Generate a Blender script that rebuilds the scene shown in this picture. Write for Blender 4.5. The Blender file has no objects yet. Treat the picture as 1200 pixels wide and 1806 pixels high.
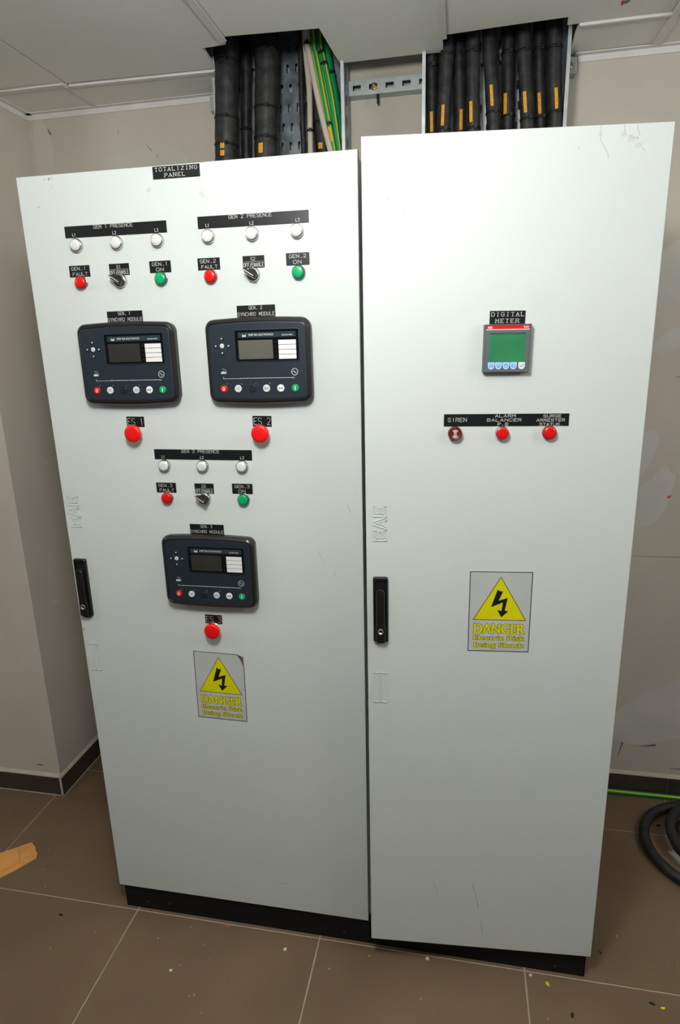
import bpy, bmesh, math, random
from mathutils import Matrix, Vector
random.seed(7)
S = bpy.context.scene
C = S.collection

# ------------------------------------------------------------------ camera
RT = Vector((0.9819896, 0.1872917, -0.0248638))
UP = Vector((-0.0245568, 0.2570075, 0.9660974))
FW = Vector((-0.1873322, 0.9480870, -0.2569780))
cam_d = bpy.data.cameras.new('camera')
cam_d.sensor_fit = 'VERTICAL'; cam_d.sensor_height = 36.0
cam_d.lens = 1085.364 / 1806.0 * 36.0
cam_d.clip_start = 0.02
cam = bpy.data.objects.new('camera', cam_d); C.objects.link(cam)
cam.matrix_world = Matrix(((RT.x, UP.x, -FW.x, 1.02365), (RT.y, UP.y, -FW.y, -1.41184),
                           (RT.z, UP.z, -FW.z, 1.71041), (0, 0, 0, 1)))
S.camera = cam
# ------------------------------------------------------------------ light
W = bpy.data.worlds.new('world'); S.world = W; W.use_nodes = True
W.node_tree.nodes['Background'].inputs[0].default_value = (0.9, 0.95, 1, 1)
W.node_tree.nodes['Background'].inputs[1].default_value = 0.11
def lamp(name, kind, loc, power, color, size, rot=None):
    d = bpy.data.lights.new(name, kind); d.energy = power; d.color = color
    if kind == 'AREA':
        d.shape = 'RECTANGLE'; d.size, d.size_y = size
    else:
        d.shadow_soft_size = size
    o = bpy.data.objects.new(name, d); o.location = loc; C.objects.link(o)
    if rot: o.rotation_euler = rot
    return o
lamp('room_lamp', 'POINT', (0.74, -1.00, 2.27), 49, (0.99, 1.0, 0.985), 0.12)
lamp('room_lamp_right', 'POINT', (2.85, -0.75, 2.25), 38, (0.99, 1.0, 0.985), 0.25)
lamp('room_lamp_left', 'POINT', (-1.60, -1.10, 2.30), 20, (1.0, 0.985, 0.96), 0.25)
S.view_settings.view_transform = 'Standard'; S.view_settings.look = 'None'
S.view_settings.exposure = 0.0; S.view_settings.gamma = 1.0
S.view_settings.use_curve_mapping = False
S.cycles.use_denoising = True
S.cycles.max_bounces = 8

# ------------------------------------------------------------------ materials
def lin(c):
    return tuple(((v / 255) / 12.92 if v / 255 <= .04045 else ((v / 255 + .055) / 1.055) ** 2.4) for v in c)
def mat(name, rgb, rough=.5, metal=0., vary=.0, scale=8., rgb2=None, bump=0., bscale=60., spec=.5, emit=0., coat=0.):
    m = bpy.data.materials.new(name); m.use_nodes = True
    nt = m.node_tree; p = nt.nodes['Principled BSDF']
    a = lin(rgb)
    p.inputs['Base Color'].default_value = (*a, 1)
    p.inputs['Roughness'].default_value = rough; p.inputs['Metallic'].default_value = metal
    p.inputs['Specular IOR Level'].default_value = spec
    p.inputs['Coat Weight'].default_value = coat
    tc = nt.nodes.new('ShaderNodeTexCoord')
    if vary or rgb2:
        n = nt.nodes.new('ShaderNodeTexNoise'); n.inputs['Scale'].default_value = scale
        n.inputs['Detail'].default_value = 6
        nt.links.new(tc.outputs['Object'], n.inputs['Vector'])
        r = nt.nodes.new('ShaderNodeValToRGB')
        b = lin(rgb2) if rgb2 else tuple(min(1, v * (1 + vary)) for v in a)
        a2 = a if rgb2 else tuple(v * (1 - vary) for v in a)
        r.color_ramp.elements[0].position = .35; r.color_ramp.elements[1].position = .65
        r.color_ramp.elements[0].color = (*a2, 1); r.color_ramp.elements[1].color = (*b, 1)
        nt.links.new(n.outputs['Fac'], r.inputs['Fac'])
        nt.links.new(r.outputs['Color'], p.inputs['Base Color'])
    if bump:
        n2 = nt.nodes.new('ShaderNodeTexNoise'); n2.inputs['Scale'].default_value = bscale
        n2.inputs['Detail'].default_value = 5
        nt.links.new(tc.outputs['Object'], n2.inputs['Vector'])
        bm_ = nt.nodes.new('ShaderNodeBump'); bm_.inputs['Strength'].default_value = bump
        bm_.inputs['Distance'].default_value = .002
        nt.links.new(n2.outputs['Fac'], bm_.inputs['Height'])
        nt.links.new(bm_.outputs['Normal'], p.inputs['Normal'])
    if emit:
        p.inputs['Emission Color'].default_value = (*a, 1); p.inputs['Emission Strength'].default_value = emit
    return m
M = {}
def mk(key, *a, **k): M[key] = mat(key, *a, **k)
mk('door_paint', (204, 210, 207), .42, vary=.012, scale=3, bump=.06, bscale=260, spec=.4)
mk('cabinet_paint', (200, 205, 201), .5, vary=.02, scale=4)
mk('plinth_black', (17, 17, 18), .6, vary=.2, scale=20, spec=.25)
mk('wall_plaster', (197, 190, 177), .85, vary=.06, scale=2.2, bump=.35, bscale=30, spec=.2)
mk('plaster_patch', (203, 199, 192), .8, vary=.04, scale=9, bump=.2, bscale=40, spec=.2)
mk('plaster_faint', (200, 195, 184), .85, vary=.05, scale=5, bump=.3, bscale=30, spec=.2)
mk('wall_mark', (122, 110, 96), .9)
mk('ceiling_tile', (230, 229, 221), .9, vary=.03, scale=1.6, bump=.2, bscale=70, spec=.1)
mk('ceiling_bar', (218, 216, 210), .55, vary=.05, scale=14)
mk('gap_black', (10, 10, 10), .9)
mk('caulk', (196, 186, 168), .8, vary=.08, scale=15, bump=.4, bscale=50)
mk('base_tile', (66, 58, 52), .35, vary=.12, scale=12)
mk('black_plastic', (20, 20, 21), .38, vary=.08, scale=30, spec=.45)
mk('rubber_frame', (27, 25, 24), .33, vary=.15, scale=16, spec=.5)
mk('navy_panel', (30, 39, 47), .42, vary=.06, scale=9)
mk('navy_key', (22, 28, 36), .4)
mk('gloss_black', (9, 10, 11), .12)
mk('header_grey', (42, 54, 58), .25)
mk('lcd_grey', (96, 94, 86), .14, vary=.05, scale=10)
mk('lcd_dark', (50, 49, 46), .10, vary=.1, scale=10)
mk('white_slip', (226, 226, 224), .5)
mk('print_white', (205, 208, 208), .5)
mk('plate_black', (17, 18, 20), .35, vary=.15, scale=40)
mk('engraving', (196, 198, 194), .5)
mk('chrome', (196, 194, 190), .22, 1.0)
mk('lock_metal', (168, 158, 144), .42, .9)
mk('brass', (176, 150, 112), .3, 1.0)
mk('lens_white', (214, 216, 213), .28, coat=.4)
mk('lens_red', (214, 10, 12), .3, coat=.3)
mk('red_bezel', (150, 12, 14), .35)
mk('lens_green', (0, 160, 98), .3, coat=.3)
mk('green_bezel', (8, 96, 64), .35)
mk('stop_red', (232, 14, 10), .38)
mk('maroon', (92, 30, 26), .4, vary=.1, scale=60)
mk('symbol_pink', (188, 164, 158), .6)
mk('switch_black', (34, 31, 29), .35)
mk('switch_silver', (212, 208, 200), .35, .3)
mk('meter_grey', (92, 97, 100), .45, vary=.04, scale=20)
mk('meter_red', (206, 16, 24), .4)
mk('meter_screen', (52, 124, 82), .25, vary=.10, scale=18, spec=.4)
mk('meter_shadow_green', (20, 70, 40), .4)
mk('meter_blue', (96, 158, 220), .45)
mk('meter_key', (176, 208, 238), .45)
mk('meter_white', (214, 224, 224), .45)
mk('sign_ground', (186, 189, 187), .4, vary=.02, scale=20)
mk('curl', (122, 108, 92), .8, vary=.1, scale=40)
mk('sign_yellow', (216, 210, 0), .45, vary=.03, scale=30)
mk('sign_black', (12, 12, 14), .5)
mk('cable_black', (22, 22, 23), .5, scale=34, rgb2=(47, 46, 46), bump=.5, bscale=70, spec=.5)
mk('tie_black', (13, 13, 14), .5)
mk('cable_beige', (196, 184, 166), .55, vary=.05, scale=20)
mk('cable_green', (0, 142, 78), .5, vary=.08, scale=25)
mk('cable_yellow', (206, 196, 30), .5)
mk('tag_yellow', (242, 172, 22), .5, vary=.05, scale=60)
mk('galvanised', (138, 146, 153), .38, .6, vary=.35, scale=26)
mk('galvanised_bright', (205, 211, 214), .4, .4, vary=.15, scale=22)
mk('zinc', (176, 184, 184), .42, .45, vary=.08, scale=30)
mk('cardboard', (222, 156, 88), .8, vary=.08, scale=14)
mk('fold_dark', (120, 74, 34), .9)
mk('chip_yellow', (214, 206, 30), .6)
mk('chip_black', (18, 18, 20), .6)
mk('chip_white', (206, 200, 190), .7)
mk('chip_brown', (150, 104, 76), .8)
mk('stain', (184, 174, 160), .7)
mk('stain_pale', (197, 197, 188), .6)
mk('scratch', (152, 155, 151), .7)
mk('paint_red', (196, 70, 70), .8); mk('paint_green', (90, 140, 120), .8)
mk('orange_bit', (212, 144, 74), .7)
mk('strip_grey', (178, 178, 175), .4, vary=.05)

def floor_material():
    m = bpy.data.materials.new('floor_tiles'); m.use_nodes = True
    nt = m.node_tree; N = nt.nodes.new; L = nt.links.new
    p = nt.nodes['Principled BSDF']
    tc = N('ShaderNodeTexCoord')
    a = N('ShaderNodeTexNoise'); a.inputs['Scale'].default_value = 3.0; a.inputs['Detail'].default_value = 8
    L(tc.outputs['Object'], a.inputs['Vector'])
    r = N('ShaderNodeValToRGB'); r.color_ramp.elements[0].position = .3; r.color_ramp.elements[1].position = .72
    r.color_ramp.elements[0].color = (*lin((105, 85, 65)), 1); r.color_ramp.elements[1].color = (*lin((120, 99, 78)), 1)
    L(a.outputs['Fac'], r.inputs['Fac'])
    # fine dust: small pale specks
    v = N('ShaderNodeTexVoronoi'); v.inputs['Scale'].default_value = 26
    L(tc.outputs['Object'], v.inputs['Vector'])
    lt = N('ShaderNodeMath'); lt.operation = 'LESS_THAN'; lt.inputs[1].default_value = .065
    L(v.outputs['Distance'], lt.inputs[0])
    g = N('ShaderNodeTexNoise'); g.inputs['Scale'].default_value = 4.5; L(tc.outputs['Object'], g.inputs['Vector'])
    gt = N('ShaderNodeMath'); gt.operation = 'GREATER_THAN'; gt.inputs[1].default_value = .52
    L(g.outputs['Fac'], gt.inputs[0])
    mu = N('ShaderNodeMath'); mu.operation = 'MULTIPLY'; L(lt.outputs[0], mu.inputs[0]); L(gt.outputs[0], mu.inputs[1])
    mu2 = N('ShaderNodeMath'); mu2.operation = 'MULTIPLY'; L(mu.outputs[0], mu2.inputs[0]); mu2.inputs[1].default_value = .6
    mx = N('ShaderNodeMix'); mx.data_type = 'RGBA'
    L(mu2.outputs[0], mx.inputs['Factor']); L(r.outputs['Color'], mx.inputs['A'])
    mx.inputs['B'].default_value = (*lin((196, 184, 166)), 1)
    # dry smears
    w = N('ShaderNodeTexNoise'); w.inputs['Scale'].default_value = 1.4; w.inputs['Detail'].default_value = 3
    L(tc.outputs['Object'], w.inputs['Vector'])
    L(mx.outputs['Result'], p.inputs['Base Color'])
    rr = N('ShaderNodeMapRange'); rr.inputs['To Min'].default_value = .42; rr.inputs['To Max'].default_value = .6
    L(w.outputs['Fac'], rr.inputs['Value']); L(rr.outputs['Result'], p.inputs['Roughness'])
    p.inputs['Specular IOR Level'].default_value = .35
    return m
M['floor_tiles'] = floor_material()
mk('grout', (172, 160, 142), .85, vary=.15, scale=30)

# ------------------------------------------------------------------ mesh builder
class MB:
    """collects shapes into one mesh; local axes are (u right, v up, w out) on a plate, or x,y,z"""
    def __init__(s): s.bm = bmesh.new(); s.mats = []
    def mi(s, m):
        if m not in s.mats: s.mats.append(m)
        return s.mats.index(m)
    def face(s, pts, m, smooth=False):
        f = s.bm.faces.new([s.bm.verts.new(p) for p in pts]); f.material_index = s.mi(m); f.smooth = smooth
        return f
    def mesh(s, verts, faces, m, smooth=False):
        vs = [s.bm.verts.new(v) for v in verts]; k = s.mi(m)
        for f in faces:
            try:
                q = s.bm.faces.new([vs[i] for i in f]); q.material_index = k; q.smooth = smooth
            except ValueError: pass
    def box(s, a, b, m):
        x0, y0, z0 = a; x1, y1, z1 = b
        s.mesh([(x0,y0,z0),(x1,y0,z0),(x1,y1,z0),(x0,y1,z0),(x0,y0,z1),(x1,y0,z1),(x1,y1,z1),(x0,y1,z1)],
               [(3,2,1,0),(4,5,6,7),(0,1,5,4),(1,2,6,5),(2,3,7,6),(3,0,4,7)], m)
    def prism(s, outline, w0, w1, m, msides=None):
        n = len(outline)
        vs = [(x, y, w0) for x, y in outline] + [(x, y, w1) for x, y in outline]
        s.mesh(vs, [tuple(range(n - 1, -1, -1)), tuple(range(n, 2 * n))], m)
        s.mesh(vs, [(i, (i + 1) % n, n + (i + 1) % n, n + i) for i in range(n)], msides or m)
    def rings(s, rs, m, cap0=True, cap1=True, smooth=False, mcap=None):
        """rs = list of closed loops with the same vertex count, skinned one to the next"""
        n = len(rs[0]); vs = [p for r in rs for p in r]; fs = []
        for k in range(len(rs) - 1):
            for i in range(n):
                j = (i + 1) % n
                fs.append((k * n + i, k * n + j, (k + 1) * n + j, (k + 1) * n + i))
        s.mesh(vs, fs, m, smooth)
        if cap0: s.mesh(rs[0], [tuple(range(n - 1, -1, -1))], m)
        if cap1: s.mesh(rs[-1], [tuple(range(n))], mcap or m)
    def lathe(s, prof, m, seg=32, c=(0, 0), smooth=True, mcap=None):
        rs = [[(c[0] + r * math.cos(2*math.pi*i/seg), c[1] + r * math.sin(2*math.pi*i/seg), w) for i in range(seg)] for r, w in prof]
        s.rings(rs, m, smooth=smooth, mcap=mcap)
    def tube(s, pts, r, m, seg=14, cap=True, a0=None, a1=None):
        P = [Vector(p) for p in pts]; rs = []
        ref = None
        for i, p in enumerate(P):
            t = (P[min(i+1, len(P)-1)] - P[max(i-1, 0)]).normalized()
            if ref is None:
                ref = Vector((1, 0, 0)) if abs(t.x) < .9 else Vector((0, 0, 1))
            u = (ref - t * ref.dot(t)).normalized(); v = t.cross(u); ref = u
            rad = r(i) if callable(r) else r
            lo, hi = (a0, a1) if a0 is not None else (0, 2*math.pi)
            rs.append([p + u*rad*math.cos(lo+(hi-lo)*k/seg) + v*rad*math.sin(lo+(hi-lo)*k/seg) for k in range(seg)])
        s.rings(rs, m, cap, cap, True)
    def obj(s, name, parent=None, mw=None, bevel=0, auto=False):
        me = bpy.data.meshes.new(name)
        bmesh.ops.remove_doubles(s.bm, verts=s.bm.verts, dist=1e-6)
        bmesh.ops.recalc_face_normals(s.bm, faces=s.bm.faces)
        s.bm.to_mesh(me); s.bm.free()
        for m in s.mats: me.materials.append(M[m])
        o = bpy.data.objects.new(name, me); C.objects.link(o)
        place(o, parent, mw if mw is not None else Matrix())
        if bevel:
            b = o.modifiers.new('bevel', 'BEVEL'); b.width = bevel; b.segments = 2; b.limit_method = 'ANGLE'
        return o
WM = {}
def place(o, parent, mw):
    WM[o.name] = mw
    if parent is not None:
        o.parent = parent; o.matrix_basis = WM[parent.name].inverted() @ mw
    else: o.matrix_basis = mw
def tag(o, label=None, cat=None, group=None, kind=None):
    if label: o['label'] = label
    if cat: o['category'] = cat
    if group: o['group'] = group
    if kind: o['kind'] = kind
    return o
def empty(name, loc):
    o = bpy.data.objects.new(name, None); C.objects.link(o); o.empty_display_size = .1
    place(o, None, Matrix.Translation(loc)); return o
def rrect(w, h, r, seg=5, bulge=(0, 0), cx=0, cy=0):
    """rounded rectangle outline; bulge lifts the middle of the top/bottom and side edges"""
    out = []
    for sx, sy, a in ((1, 1, 0), (-1, 1, 90), (-1, -1, 180), (1, -1, 270)):
        for k in range(seg + 1):
            t = math.radians(a + 90 * k / seg)
            out.append((sx*(w/2-r) + r*math.cos(t), sy*(h/2-r) + r*math.sin(t)))
        nxt = {0: 'top', 90: 'left', 180: 'bottom', 270: 'right'}[a]
        if bulge != (0, 0):
            for k in range(1, 10):
                t = k / 10
                if nxt in ('top', 'bottom'):
                    x = (w/2-r)*(1-2*t)*(1 if nxt == 'top' else -1); out.append((x, (h/2)*(1 if nxt == 'top' else -1)))
                else:
                    y = (h/2-r)*(1-2*t)*(1 if nxt == 'left' else -1); out.append(((w/2)*(-1 if nxt == 'left' else 1), y))
    bx, by = bulge
    return [(cx + x + bx*math.copysign(1, x)*(1-(2*y/h)**2), cy + y + by*math.copysign(1, y)*(1-(2*x/w)**2)) for x, y in out]
def ring3(o2, w): return [(x, y, w) for x, y in o2]

# engraver's stroke letters on a 4 x 6 grid
SF = {
 'A': [[(0,0),(2,6),(4,0)],[(.7,2),(3.3,2)]], 'B': [[(0,0),(0,6),(3,6),(4,5.3),(4,4),(3,3.2),(0,3.2)],[(3,3.2),(4,2.3),(4,.8),(3,0),(0,0)]],
 'C': [[(4,5),(3,6),(1,6),(0,5),(0,1),(1,0),(3,0),(4,1)]], 'D': [[(0,0),(0,6),(2.6,6),(4,4.6),(4,1.4),(2.6,0),(0,0)]],
 'E': [[(4,6),(0,6),(0,0),(4,0)],[(0,3.1),(3,3.1)]], 'F': [[(4,6),(0,6),(0,0)],[(0,3.1),(3,3.1)]],
 'G': [[(4,5),(3,6),(1,6),(0,5),(0,1),(1,0),(3,0),(4,1),(4,2.7),(2.4,2.7)]], 'H': [[(0,0),(0,6)],[(4,0),(4,6)],[(0,3),(4,3)]],
 'I': [[(2,0),(2,6)]], 'L': [[(0,6),(0,0),(3.8,0)]], 'M': [[(0,0),(0,6),(2,2.4),(4,6),(4,0)]], 'N': [[(0,0),(0,6),(4,0),(4,6)]],
 'O': [[(1,0),(0,1),(0,5),(1,6),(3,6),(4,5),(4,1),(3,0),(1,0)]], 'P': [[(0,0),(0,6),(3,6),(4,5.2),(4,3.7),(3,2.9),(0,2.9)]],
 'R': [[(0,0),(0,6),(3,6),(4,5.2),(4,3.8),(3,3),(0,3)],[(2,3),(4,0)]], 'S': [[(4,5.2),(3,6),(1,6),(0,5.2),(0,3.9),(1,3.2),(3,2.8),(4,2),(4,.8),(3,0),(1,0),(0,.8)]],
 'T': [[(0,6),(4,6)],[(2,6),(2,0)]], 'U': [[(0,6),(0,1),(1,0),(3,0),(4,1),(4,6)]], 'Y': [[(0,6),(2,3),(4,6)],[(2,3),(2,0)]],
 'Z': [[(0,6),(4,6),(0,0),(4,0)]], '1': [[(1.2,5),(2.2,6),(2.2,0)]], '2': [[(0,5),(1,6),(3,6),(4,5),(4,4),(0,0),(4,0)]],
 '3': [[(0,6),(4,6),(2,3.6),(3.2,3.4),(4,2.4),(4,1),(3,0),(1,0),(0,1)]], '/': [[(0,-.4),(4,6.4)]], '.': [[(1.6,0),(2.4,0),(2.4,.7)]],
}
SERIF = {'A': [(0,0),(4,0)], 'E': [], 'I': [(2,0),(2,6)], 'L': [(0,6)], 'N': [(0,0),(4,6),(0,6)], 'M': [(0,0),(4,0)], 'P': [(0,0)],
         'R': [(0,0),(4,0)], 'T': [(2,0)], 'D': [], 'Z': [], 'G': [], 'O': []}
def stroke_text(mb, txt, x0, x1, z0, z1, w, m, lw=.0009, serif=False, gap=None):
    n = len(txt); adv = 6.6 if serif else 5.6
    tw = adv * (n - 1) + 4; k = (x1 - x0) / tw; kz = (z1 - z0) / 6
    for i, ch in enumerate(txt):
        if ch == ' ': continue
        ls = [list(l) for l in SF[ch]]
        if serif:
            for (a, b) in SERIF.get(ch, []): ls.append([(a - .85, b), (a + .85, b)])
        for l in ls:
            pts = [Vector((x0 + (i * adv + a) * k, z0 + b * kz)) for a, b in l]
            for a, b in zip(pts, pts[1:]):
                d = (b - a)
                if d.length < 1e-7: continue
                d.normalize(); e = d * lw * .45; nn = Vector((-d.y, d.x)) * lw / 2
                mb.face([(*(a - e - nn), w), (*(b + e - nn), w), (*(b + e + nn), w), (*(a - e + nn), w)], m)
def font_text(mb, txt, x0, x1, z0, cap, w, m, bold=0.0, cx=False):
    """solid letters from the built-in typeface, fitted to x0..x1 with capitals cap high"""
    cu = bpy.data.curves.new('lettering', 'FONT'); cu.body = txt; cu.size = 1; cu.offset = bold
    o = bpy.data.objects.new('lettering_tmp', cu); C.objects.link(o)
    bpy.context.view_layer.update()
    me = bpy.data.meshes.new_from_object(o.evaluated_get(bpy.context.evaluated_depsgraph_get()))
    bpy.data.objects.remove(o)
    xs = [v.co.x for v in me.vertices]; a, b = min(xs), max(xs)
    kx = (x1 - x0) / (b - a); kz = cap / .70
    mb.mesh([(x0 + (v.co.x - a) * kx, z0 + v.co.y * kz, w) for v in me.vertices], [tuple(p.vertices) for p in me.polygons], m)
    bpy.data.meshes.remove(me)

# plates: local (u, v, w) -> world
LEFT = Matrix(((1,0,0,0),(0,0,-1,0),(0,1,0,0),(0,0,0,1)))
ANG = 0.09079; ca, sa = math.cos(ANG), math.sin(ANG)
RO = (1.41118 - .59742*ca, -.59742*sa)
RIGHT = Matrix(((ca,0,sa,RO[0]),(sa,0,-ca,RO[1]),(0,1,0,0),(0,0,0,1)))
def at(F, u, v, w=0., rot=0.):
    return F @ Matrix.Translation((u, v, w)) @ Matrix.Rotation(math.radians(rot), 4, 'Z')

# ================================================================== SETTING
ZC = 2.543; YB = .816; XW = -.502; YCOL = .445; X1 = 3.3; Y0 = -3.3; X0 = -2.6
def structure(o): o['kind'] = 'structure'; return o
# floor: tiles with grout lines between them
mb = MB(); p = .59325; gx0 = .0554; g = .0021
mb.box((X0 - .1, Y0 - .1, -.08), (X1 + .1, YB + .15, -.0015), 'grout')
for i in range(-5, 7):
    for j in range(-6, 3):
        a, b = gx0 + i*p + g, gx0 + (i+1)*p - g; c, d = j*p + g, (j+1)*p - g
        a, b, c, d = max(a, X0), min(b, X1), max(c, Y0), min(d, YB + .02)
        if b - a > .01 and d - c > .01:
            mb.box((a, c, -.002), (b, d, 0), 'floor_tiles')
structure(mb.obj('floor'))
# walls
mb = MB(); mb.box((XW - .02, YB, 0), (X1, YB + .12, 3.1), 'wall_plaster')
def patch(pts, m='plaster_patch', d=.0012):
    mb.prism([(x, z) for x, z in pts], 0, d, m)
wall_mesh_patches = [
 [(1.640,1.700),(1.678,1.745),(1.72,1.752),(1.80,1.735),(1.80,1.70),(1.717,1.687),(1.669,1.665),(1.63,1.671)],
 [(1.60,1.41),(1.657,1.42),(1.684,1.405),(1.686,1.378),(1.668,1.31),(1.654,1.28),(1.60,1.23)],
 [(1.60,1.14),(1.65,1.235),(1.677,1.25),(1.699,1.295),(1.722,1.30),(1.73,1.275),(1.752,1.272),(1.745,1.21),(1.726,1.142),(1.70,1.09),(1.646,1.078),(1.60,1.09)],
 [(1.60,1.80),(1.70,1.83),(1.80,1.86),(1.85,1.98),(1.80,2.06),(1.70,2.03),(1.60,1.95)],
 [(1.60,.30),(1.70,.42),(1.80,.46),(1.95,.62),(1.95,.30),(1.80,.22),(1.66,.20)],
 [(-.50,2.30),(-.44,2.34),(-.42,2.44),(-.45,2.52),(-.50,2.53)],
 [(-.30,2.22),(.05,2.24),(.10,2.36),(-.02,2.42),(-.25,2.38)],
]
def smooth_poly(pts, it=2):
    for _ in range(it):
        q = []
        for a, b in zip(pts, pts[1:] + pts[:1]):
            q += [(a[0]*.75+b[0]*.25, a[1]*.75+b[1]*.25), (a[0]*.25+b[0]*.75, a[1]*.25+b[1]*.75)]
        pts = q
    return pts
for pp in wall_mesh_patches:
    pts = smooth_poly(pp)
    mb.face([(x, YB - .0008, z) for x, z in pts], 'plaster_patch' if pp[0][0] > 0 else 'plaster_faint')
def streak(x0, z0, x1, z1, wd, m='wall_mark', y=YB - .0012):
    d = Vector((x1-x0, z1-z0)).normalized(); n = Vector((-d.y, d.x))*wd/2
    mb.face([(x0-n.x*.2, y, z0-n.y*.2), (x1-n.x, y, z1-n.y), (x1+n.x, y, z1+n.y), (x0+n.x*.2, y, z0+n.y*.2)], m)
streak(-.071, 2.413, -.050, 2.388, .003); streak(-.037, 2.378, -.029, 2.367, .003); streak(-.44, 2.49, -.43, 2.47, .008)
streak(.185, 2.44, .19, 2.425, .004); streak(-.17, 2.465, -.168, 2.452, .003)
streak(1.60, .972, 1.95, .974, .0022); streak(1.71, 1.59, 1.735, 1.595, .003); streak(1.735, .205, 1.79, .215, .010)
streak(1.66, .15, 1.672, .215, .005); streak(1.85, .118, 1.93, .122, .008)
mb.face([(1.733, YB-.0016, 1.183), (1.743, YB-.0016, 1.192), (1.74, YB-.0016, 1.196), (1.729, YB-.0016, 1.189)], 'paint_red')
structure(mb.obj('wall_back'))
mb = MB(); mb.box((X0, YCOL, 0), (XW - .011, YB + .12, 3.1), 'wall_plaster')
for (x, z, a, b) in ((-.60,.125,.022,.004),):
    mb.face([(x-a, YCOL-.0008, z), (x, YCOL-.0008, z-b), (x+a, YCOL-.0008, z-b*.6), (x+a*.3, YCOL-.0008, z+b)], 'wall_mark')
for (y, z, s) in ((.62, 1.32, .03), (.55, .78, .05), (.70, 1.62, .02)):
    mb.face([(XW-.0102, y, z), (XW-.0102, y+s, z-.012), (XW-.0102, y+s*.9, z+.004), (XW-.0102, y+.005, z+.010)], 'plaster_patch')
structure(mb.obj('wall_left'))
# tiled skirting with a cream line of filler on top
def skirting(name, runs):
    mb = MB()
    for (a, b, n) in runs:
        a, b, n = Vector(a), Vector(b), Vector(n); L_ = (b - a).length; d = (b - a).normalized(); s = 0
        while s < L_ - 1e-4:
            e = min(s + .42, L_)
            q0 = a + d*(s + .0012); q1 = a + d*(e - .0012); o = n*.011
            mb.mesh([(q0.x,q0.y,0),(q1.x,q1.y,0),(q1.x+o.x,q1.y+o.y,0),(q0.x+o.x,q0.y+o.y,0),
                     (q0.x,q0.y,.078),(q1.x,q1.y,.078),(q1.x+o.x,q1.y+o.y,.078),(q0.x+o.x,q0.y+o.y,.078)],
                    [(3,2,1,0),(4,5,6,7),(0,1,5,4),(1,2,6,5),(2,3,7,6),(3,0,4,7)], 'base_tile')
            s = e
        o = n*.009; q0, q1 = a, b
        mb.mesh([(q0.x,q0.y,0),(q1.x,q1.y,0),(q1.x+o.x,q1.y+o.y,0),(q0.x+o.x,q0.y+o.y,0),
                 (q0.x,q0.y,.092),(q1.x,q1.y,.092),(q1.x+o.x*.9,q1.y+o.y*.9,.080),(q0.x+o.x*.9,q0.y+o.y*.9,.080)],
                [(3,2,1,0),(4,5,6,7),(0,1,5,4),(1,2,6,5),(2,3,7,6),(3,0,4,7)], 'caulk')
        o = n*.014
        mb.mesh([(q0.x,q0.y,-.001),(q1.x,q1.y,-.001),(q1.x+o.x,q1.y+o.y,-.001),(q0.x+o.x,q0.y+o.y,-.001),
                 (q0.x,q0.y,.004),(q1.x,q1.y,.004),(q1.x+o.x,q1.y+o.y,.0006),(q0.x+o.x,q0.y+o.y,.0006)],
                [(3,2,1,0),(4,5,6,7),(0,1,5,4),(1,2,6,5),(2,3,7,6),(3,0,4,7)], 'grout')
    return structure(mb.obj(name))
xl = XW - .011
skirting('baseboard_left', [((xl, YCOL, 0), (X0, YCOL, 0), (0, -1, 0)), ((xl, YCOL - .011, 0), (xl, YB, 0), (1, 0, 0))])
skirting('baseboard_back', [((1.846 - .42*4, YB, 0), (X1, YB, 0), (0, -1, 0)), ((xl + .011, YB, 0), (1.846 - .42*4, YB, 0), (0, -1, 0))])
# suspended ceiling: separate lay-in panels, with the two openings cut for the trays
mb = MB(); T = .014
def panel(pts, dz=0, m='ceiling_tile'):
    mb.prism(pts, ZC + dz, ZC + dz + T, m)
xs = [X0, -2.0, -1.412, -.822, -.229, .3615, .953, 1.552, 2.145, 2.74, X1]
ys = [Y0, -2.94, -2.35, -1.755, -1.16, -.565, .03]
e = .003
for i in range(len(xs) - 1):
    for j in range(len(ys) - 1):
        panel([(xs[i]+e, ys[j]+e), (xs[i+1]-e, ys[j]+e), (xs[i+1]-e, ys[j+1]-e), (xs[i]+e, ys[j+1]-e)])
yg = .622
for i in list(range(0, 4)) + list(range(7, len(xs) - 1)):
    a, b = xs[i]+e, xs[i+1]-e
    panel([(a, .03+e), (b, .03+e), (b, yg-e), (a, yg-e)])
    panel([(a, yg+e), (b, yg+e), (b, YB-.004), (a, YB-.004)], -.004)
a, b = -.229+e, .3615-e
panel([(a, .03+e), (b, .03+e), (b, .458), (.352, .505), (.280, .510), (.262, .640), (a, yg+.002)])
panel([(a, yg+.012), (.262, .655), (.258, YB-.004), (a, YB-.004)], -.006)
a, b = .3615+e, .953-e
panel([(a, .03+e), (b, .03+e), (b, .706), (.900, .704), (.890, .700), (.6415, .702), (.634, .60), (.6264, .4805), (a, .461)])
a, b = .953+e, 1.552-e
panel([(a, .03+e), (b, .03+e), (b, yg-e), (1.2848, yg+.006), (1.2804, .5835), (1.10, .592), (.9555, .602)])
panel([(1.316, yg+.008), (b, yg+.002), (b, YB-.004), (1.316, YB-.004)], -.003)
mb.face([(1.400, .530, ZC-.0006), (1.412, .532, ZC-.0006), (1.409, .552, ZC-.0006), (1.405, .557, ZC-.0006)], 'paint_red')
mb.face([(1.413, .528, ZC-.0006), (1.424, .536, ZC-.0006), (1.415, .550, ZC-.0006), (1.411, .547, ZC-.0006)], 'paint_green')
mb.box((X0 - .1, Y0 - .1, 3.1), (X1 + .1, YB + .1, 3.16), 'gap_black')
structure(mb.obj('ceiling'))
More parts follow.
